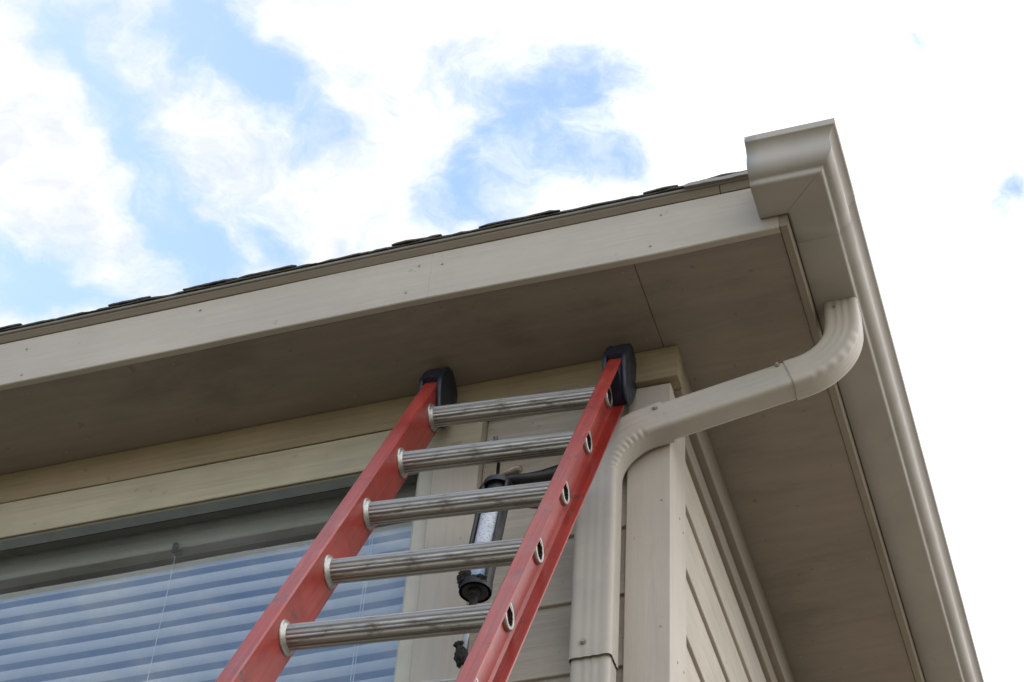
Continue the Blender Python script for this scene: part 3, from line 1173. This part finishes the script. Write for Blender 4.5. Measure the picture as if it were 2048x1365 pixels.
def end_cap(u_web, sgn):
    """rubber boot over the rail top: crown, core in the channel, two side ears reaching back to the wall"""
    u0, u1 = (u_web, u_web + sgn * .035) if sgn > 0 else (u_web + sgn * .035, u_web)
    bm = bmesh.new()
    tv = RT
    # ears: profile in (w, v)
    ear = [(.064, -.004), (.0645, .045), (.059, .083), (.046, .101), (.02, .107), (-.013, .106), (-.024, .097), (-.046, .052), (-.054, .015), (-.056, -.03),
           (-.051, -.062), (-.042, -.080), (-.030, -.088), (-.012, -.086), (.006, -.075), (.026, -.055), (.044, -.034), (.057, -.016)]

    def slab(ua, ub_, inset):
        b = bmesh.new()
        cw = sum(q[0] for q in ear) / len(ear)
        cv = sum(q[1] for q in ear) / len(ear)
        for_r = []
        for (uu, k_) in ((ua, inset), (ua + (ub_ - ua) * .3, 1.0), (ub_ - (ub_ - ua) * .3, 1.0), (ub_, inset)):
            for_r.append([b.verts.new((uu, tv + cv + (q[1] - cv) * k_, cw + (q[0] - cw) * k_)) for q in ear])
        for i in range(3):
            for j in range(len(ear)):
                b.faces.new((for_r[i][j], for_r[i][(j + 1) % len(ear)], for_r[i + 1][(j + 1) % len(ear)], for_r[i + 1][j]))
        b.faces.new(for_r[0])
        b.faces.new(for_r[3])
        me = bpy.data.meshes.new('t')
        b.to_mesh(me)
        b.free()
        bm.from_mesh(me)
        bpy.data.meshes.remove(me)

    slab(u0 - .0105, u0 - .0005, .965)
    slab(u1 + .0005, u1 + .0115, .965)
    # crown closing the top between the ears, front lip, back pad
    crown = [(.0635, -.003), (.0640, .045), (.0585, .0825), (.0455, .1005), (.0195, .1065), (-.013, .1055), (-.0235, .0965), (-.0455, .0515), (-.0535, .015), (-.0555, -.03),
             (-.048, -.05), (-.0462, .001), (.0515, .001), (.0515, -.003)]
    b = bmesh.new()
    rg = []
    for uu in (u0 - .004, u1 + .004):
        rg.append([b.verts.new((uu, tv + q[1], q[0])) for q in crown])
    k_ = len(crown)
    for j in range(k_):
        b.faces.new((rg[0][j], rg[0][(j + 1) % k_], rg[1][(j + 1) % k_], rg[1][j]))
    b.faces.new(rg[0])
    b.faces.new(rg[1])
    me = bpy.data.meshes.new('t')
    b.to_mesh(me)
    b.free()
    bm.from_mesh(me)
    bpy.data.meshes.remove(me)
    # core filling the channel
    if sgn > 0:
        add_box(bm, u_web + .0055, u1 + .001, tv - .080, tv - .001, -.039, .0455)
    else:
        add_box(bm, u0 - .001, u_web - .0055, tv - .080, tv - .001, -.039, .0455)
    o = finish('rubber_cap', bm, M['rubber'], ladder, True)
    o.data.set_sharp_from_angle(angle=R(45))
    return o


end_cap(0.0, -1)
end_cap(UR, 1)
for u_web, sgn in ((0.0, -1), (UR, 1)):
    bm = bmesh.new()
    a_, b_ = sorted((u_web - sgn * .008, u_web + sgn * .04))
    add_box(bm, a_, b_, -.012, .10, -.056, -.046, .003)
    add_box(bm, a_, b_, -.012, .10, .052, .062, .003)
    add_box(bm, a_, b_, -.030, .012, -.056, .062, .004)
    finish('foot', bm, M['rubber'], ladder)

# ------------------------------------------------------------------ caulking gun hung on the second rung
gun = thing('caulking_gun', 'grimy black caulking gun with silver blue cartridge hanging behind the ladder rungs', 'caulking gun',
            Matrix.Translation((-.337, -.232, 4.40)))
# local x, y, z ; barrel leans a little to the left going down


def gx(z):                                  # barrel axis, local x at local height z
    return -.024 + (z - .20) * .108


bm = bmesh.new()
tube(bm, [(.002, .006, .50), (.002, .006, .57), (.002, .006, .602), (.004, -.002, .609), (.005, -.018, .6105), (.006, -.030, .609)], .0042, 8)
tube(bm, [(.006, -.029, .605), (.005, -.034, .618)], [.0065, .0055], 8)
finish('plunger_rod', bm, M['rod'], gun)


def arc_shell(bm, z0, z1, r, t0, t1, th, n=14, nz=6, dz=None):
    """curved shell round the barrel axis between two angles (0 = +x, -90 = towards the camera)"""
    rows = []
    for i in range(nz + 1):
        z = z0 + (z1 - z0) * i / nz
        row = []
        for rr in (r, r + th):
            row.append([bm.verts.new((gx(z) + rr * math.cos(t0 + (t1 - t0) * j / n), rr * math.sin(t0 + (t1 - t0) * j / n), z)) for j in range(n + 1)])
        rows.append(row)
    for i in range(nz):
        for j in range(n):
            bm.faces.new((rows[i][0][j], rows[i][0][j + 1], rows[i + 1][0][j + 1], rows[i + 1][0][j]))
            bm.faces.new((rows[i][1][j], rows[i][1][j + 1], rows[i + 1][1][j + 1], rows[i + 1][1][j]))
        for j in (0, n):
            bm.faces.new((rows[i][0][j], rows[i][1][j], rows[i + 1][1][j], rows[i + 1][0][j]))
    for i in (0, nz):
        for j in range(n):
            bm.faces.new((rows[i][0][j], rows[i][0][j + 1], rows[i][1][j + 1], rows[i][1][j]))


bm = bmesh.new()
arc_shell(bm, .205, .492, .0270, R(-32), R(212), .0055)          # half round cradle, open to the front
for t_ in (-32, 212):                                            # rolled lips of the cradle
    tube(bm, [(gx(z) + .031 * math.cos(R(t_)), .031 * math.sin(R(t_)), z) for z in (.205, .30, .40, .492)], .0052, 8)
arc_shell(bm, .488, .501, .003, 0, 2 * math.pi, .031, 24, 1)     # rear plate
arc_shell(bm, .196, .206, .010, 0, 2 * math.pi, .025, 24, 1)     # nose plate
arc_shell(bm, .196, .216, .0285, R(-180), R(180), .0050, 28, 3)  # nose ring
finish('cradle', bm, M['gun'], gun)
bm = bmesh.new()
tube(bm, [(gx(z), 0, z) for z in (.212, .30, .40, .462)], .0250, 28)
finish('cartridge', bm, M['label'], gun, True).data.set_sharp_from_angle(angle=R(50))
bm = bmesh.new()
tube(bm, [(gx(z), 0, z) for z in (.4625, .475, .489)], [.0258, .0258, .0235], 28)
finish('cartridge_collar', bm, M['gun'], gun, True).data.set_sharp_from_angle(angle=R(50))


def grip(bm, path, secs):
    """flattened bar along path, section (half width y, half height)"""
    rings = []
    pts = [Vector(q) for q in path]
    for i, q in enumerate(pts):
        t = (pts[min(i + 1, len(pts) - 1)] - pts[max(i - 1, 0)]).normalized()
        n_ = Vector((0, 1, 0))
        s2 = n_.cross(t).normalized()
        hw, hh = secs[i]
        rings.append([bm.verts.new(q + n_ * hw * math.cos(a_) + s2 * hh * math.sin(a_)) for a_ in [2 * math.pi * k_ / 14 for k_ in range(14)]])
    for i in range(len(rings) - 1):
        for k_ in range(14):
            bm.faces.new((rings[i][k_], rings[i][(k_ + 1) % 14], rings[i + 1][(k_ + 1) % 14], rings[i + 1][k_]))
    bm.faces.new(rings[0])
    bm.faces.new(rings[-1])


bm = bmesh.new()
grip(bm, [(-.036, .006, .490), (-.022, .006, .505), (.010, .006, .511), (.045, .006, .512), (.075, .008, .511), (.105, .01, .514), (.135, .012, .520), (.155, .012, .524), (.165, .012, .524)],
     [(.012, .006), (.017, .012), (.018, .013), (.017, .012), (.015, .012), (.013, .015), (.013, .017), (.013, .017), (.010, .011)])
finish('handle', bm, M['gun'], gun, True)
bm = bmesh.new()
grip(bm, [(.020, .006, .504), (.045, .006, .478), (.062, .006, .450), (.080, .008, .432), (.105, .01, .424), (.135, .012, .428), (.15, .012, .434)],
     [(.009, .007), (.009, .007), (.009, .007), (.009, .007), (.008, .006), (.008, .006), (.006, .005)])
finish('trigger', bm, M['gun'], gun, True)
bm = bmesh.new()
grip(bm, [(-.006, 0, .514), (.014, 0, .522), (.034, 0, .532), (.050, 0, .539), (.060, 0, .539)],
     [(.010, .004), (.012, .006), (.013, .009), (.012, .010), (.007, .006)])
finish('release_plate', bm, M['tan'], gun, True)
bm = bmesh.new()
tube(bm, [(gx(.196), 0, .198), (gx(.17), 0, .17), (gx(.12), 0, .11), (gx(.06), 0, .035)], [.013, .0065, .0062, .0048], 14)
finish('nozzle', bm, M['tip'], gun, True)


bm = bmesh.new()
tube(bm, [(gx(.197), 0, .197), (gx(.17), 0, .17), (gx(.15), 0, .146), (gx(.14), 0, .132)], [.0145, .0085, .0078, .0068], 14)
finish('dried_sealant', bm, M['gunk'], gun, True)


def blob(name, centre, rad, n_, seed, sc=(1, 1, 1)):
    bm = bmesh.new()
    bmesh.ops.create_icosphere(bm, subdivisions=4, radius=1)
    for v in bm.verts:
        q = v.co.copy()
        k_ = 1 + .35 * mnoise.fractal(q * n_ + Vector((seed, 0, 0)), 1.0, 2.0, 4)
        v.co = Vector(centre) + Vector((q.x * sc[0], q.y * sc[1], q.z * sc[2])) * rad * k_
    return finish(name, bm, M['gunk'], gun, True)


blob('dried_sealant', (gx(.04) - .003, 0, .030), .013, 2.2, 3, (1.0, .9, 2.0))
blob('dried_sealant', (gx(.07) - .010, -.002, .058), .009, 2.6, 8, (1.3, .8, .9))
blob('dried_sealant', (gx(.222) - .020, -.018, .224), .016, 2.5, 14, (1.1, .8, 1.5))
blob('dried_sealant', (gx(.215) + .006, -.022, .212), .013, 2.8, 22, (1.7, .8, .8))
blob('dried_sealant', (gx(.185), -.002, .190), .0125, 2.6, 41, (1.0, 1.0, 1.1))
blob('dried_sealant', (gx(.27) - .031, -.010, .268), .0045, 2.8, 31, (1.0, .8, 2.6))
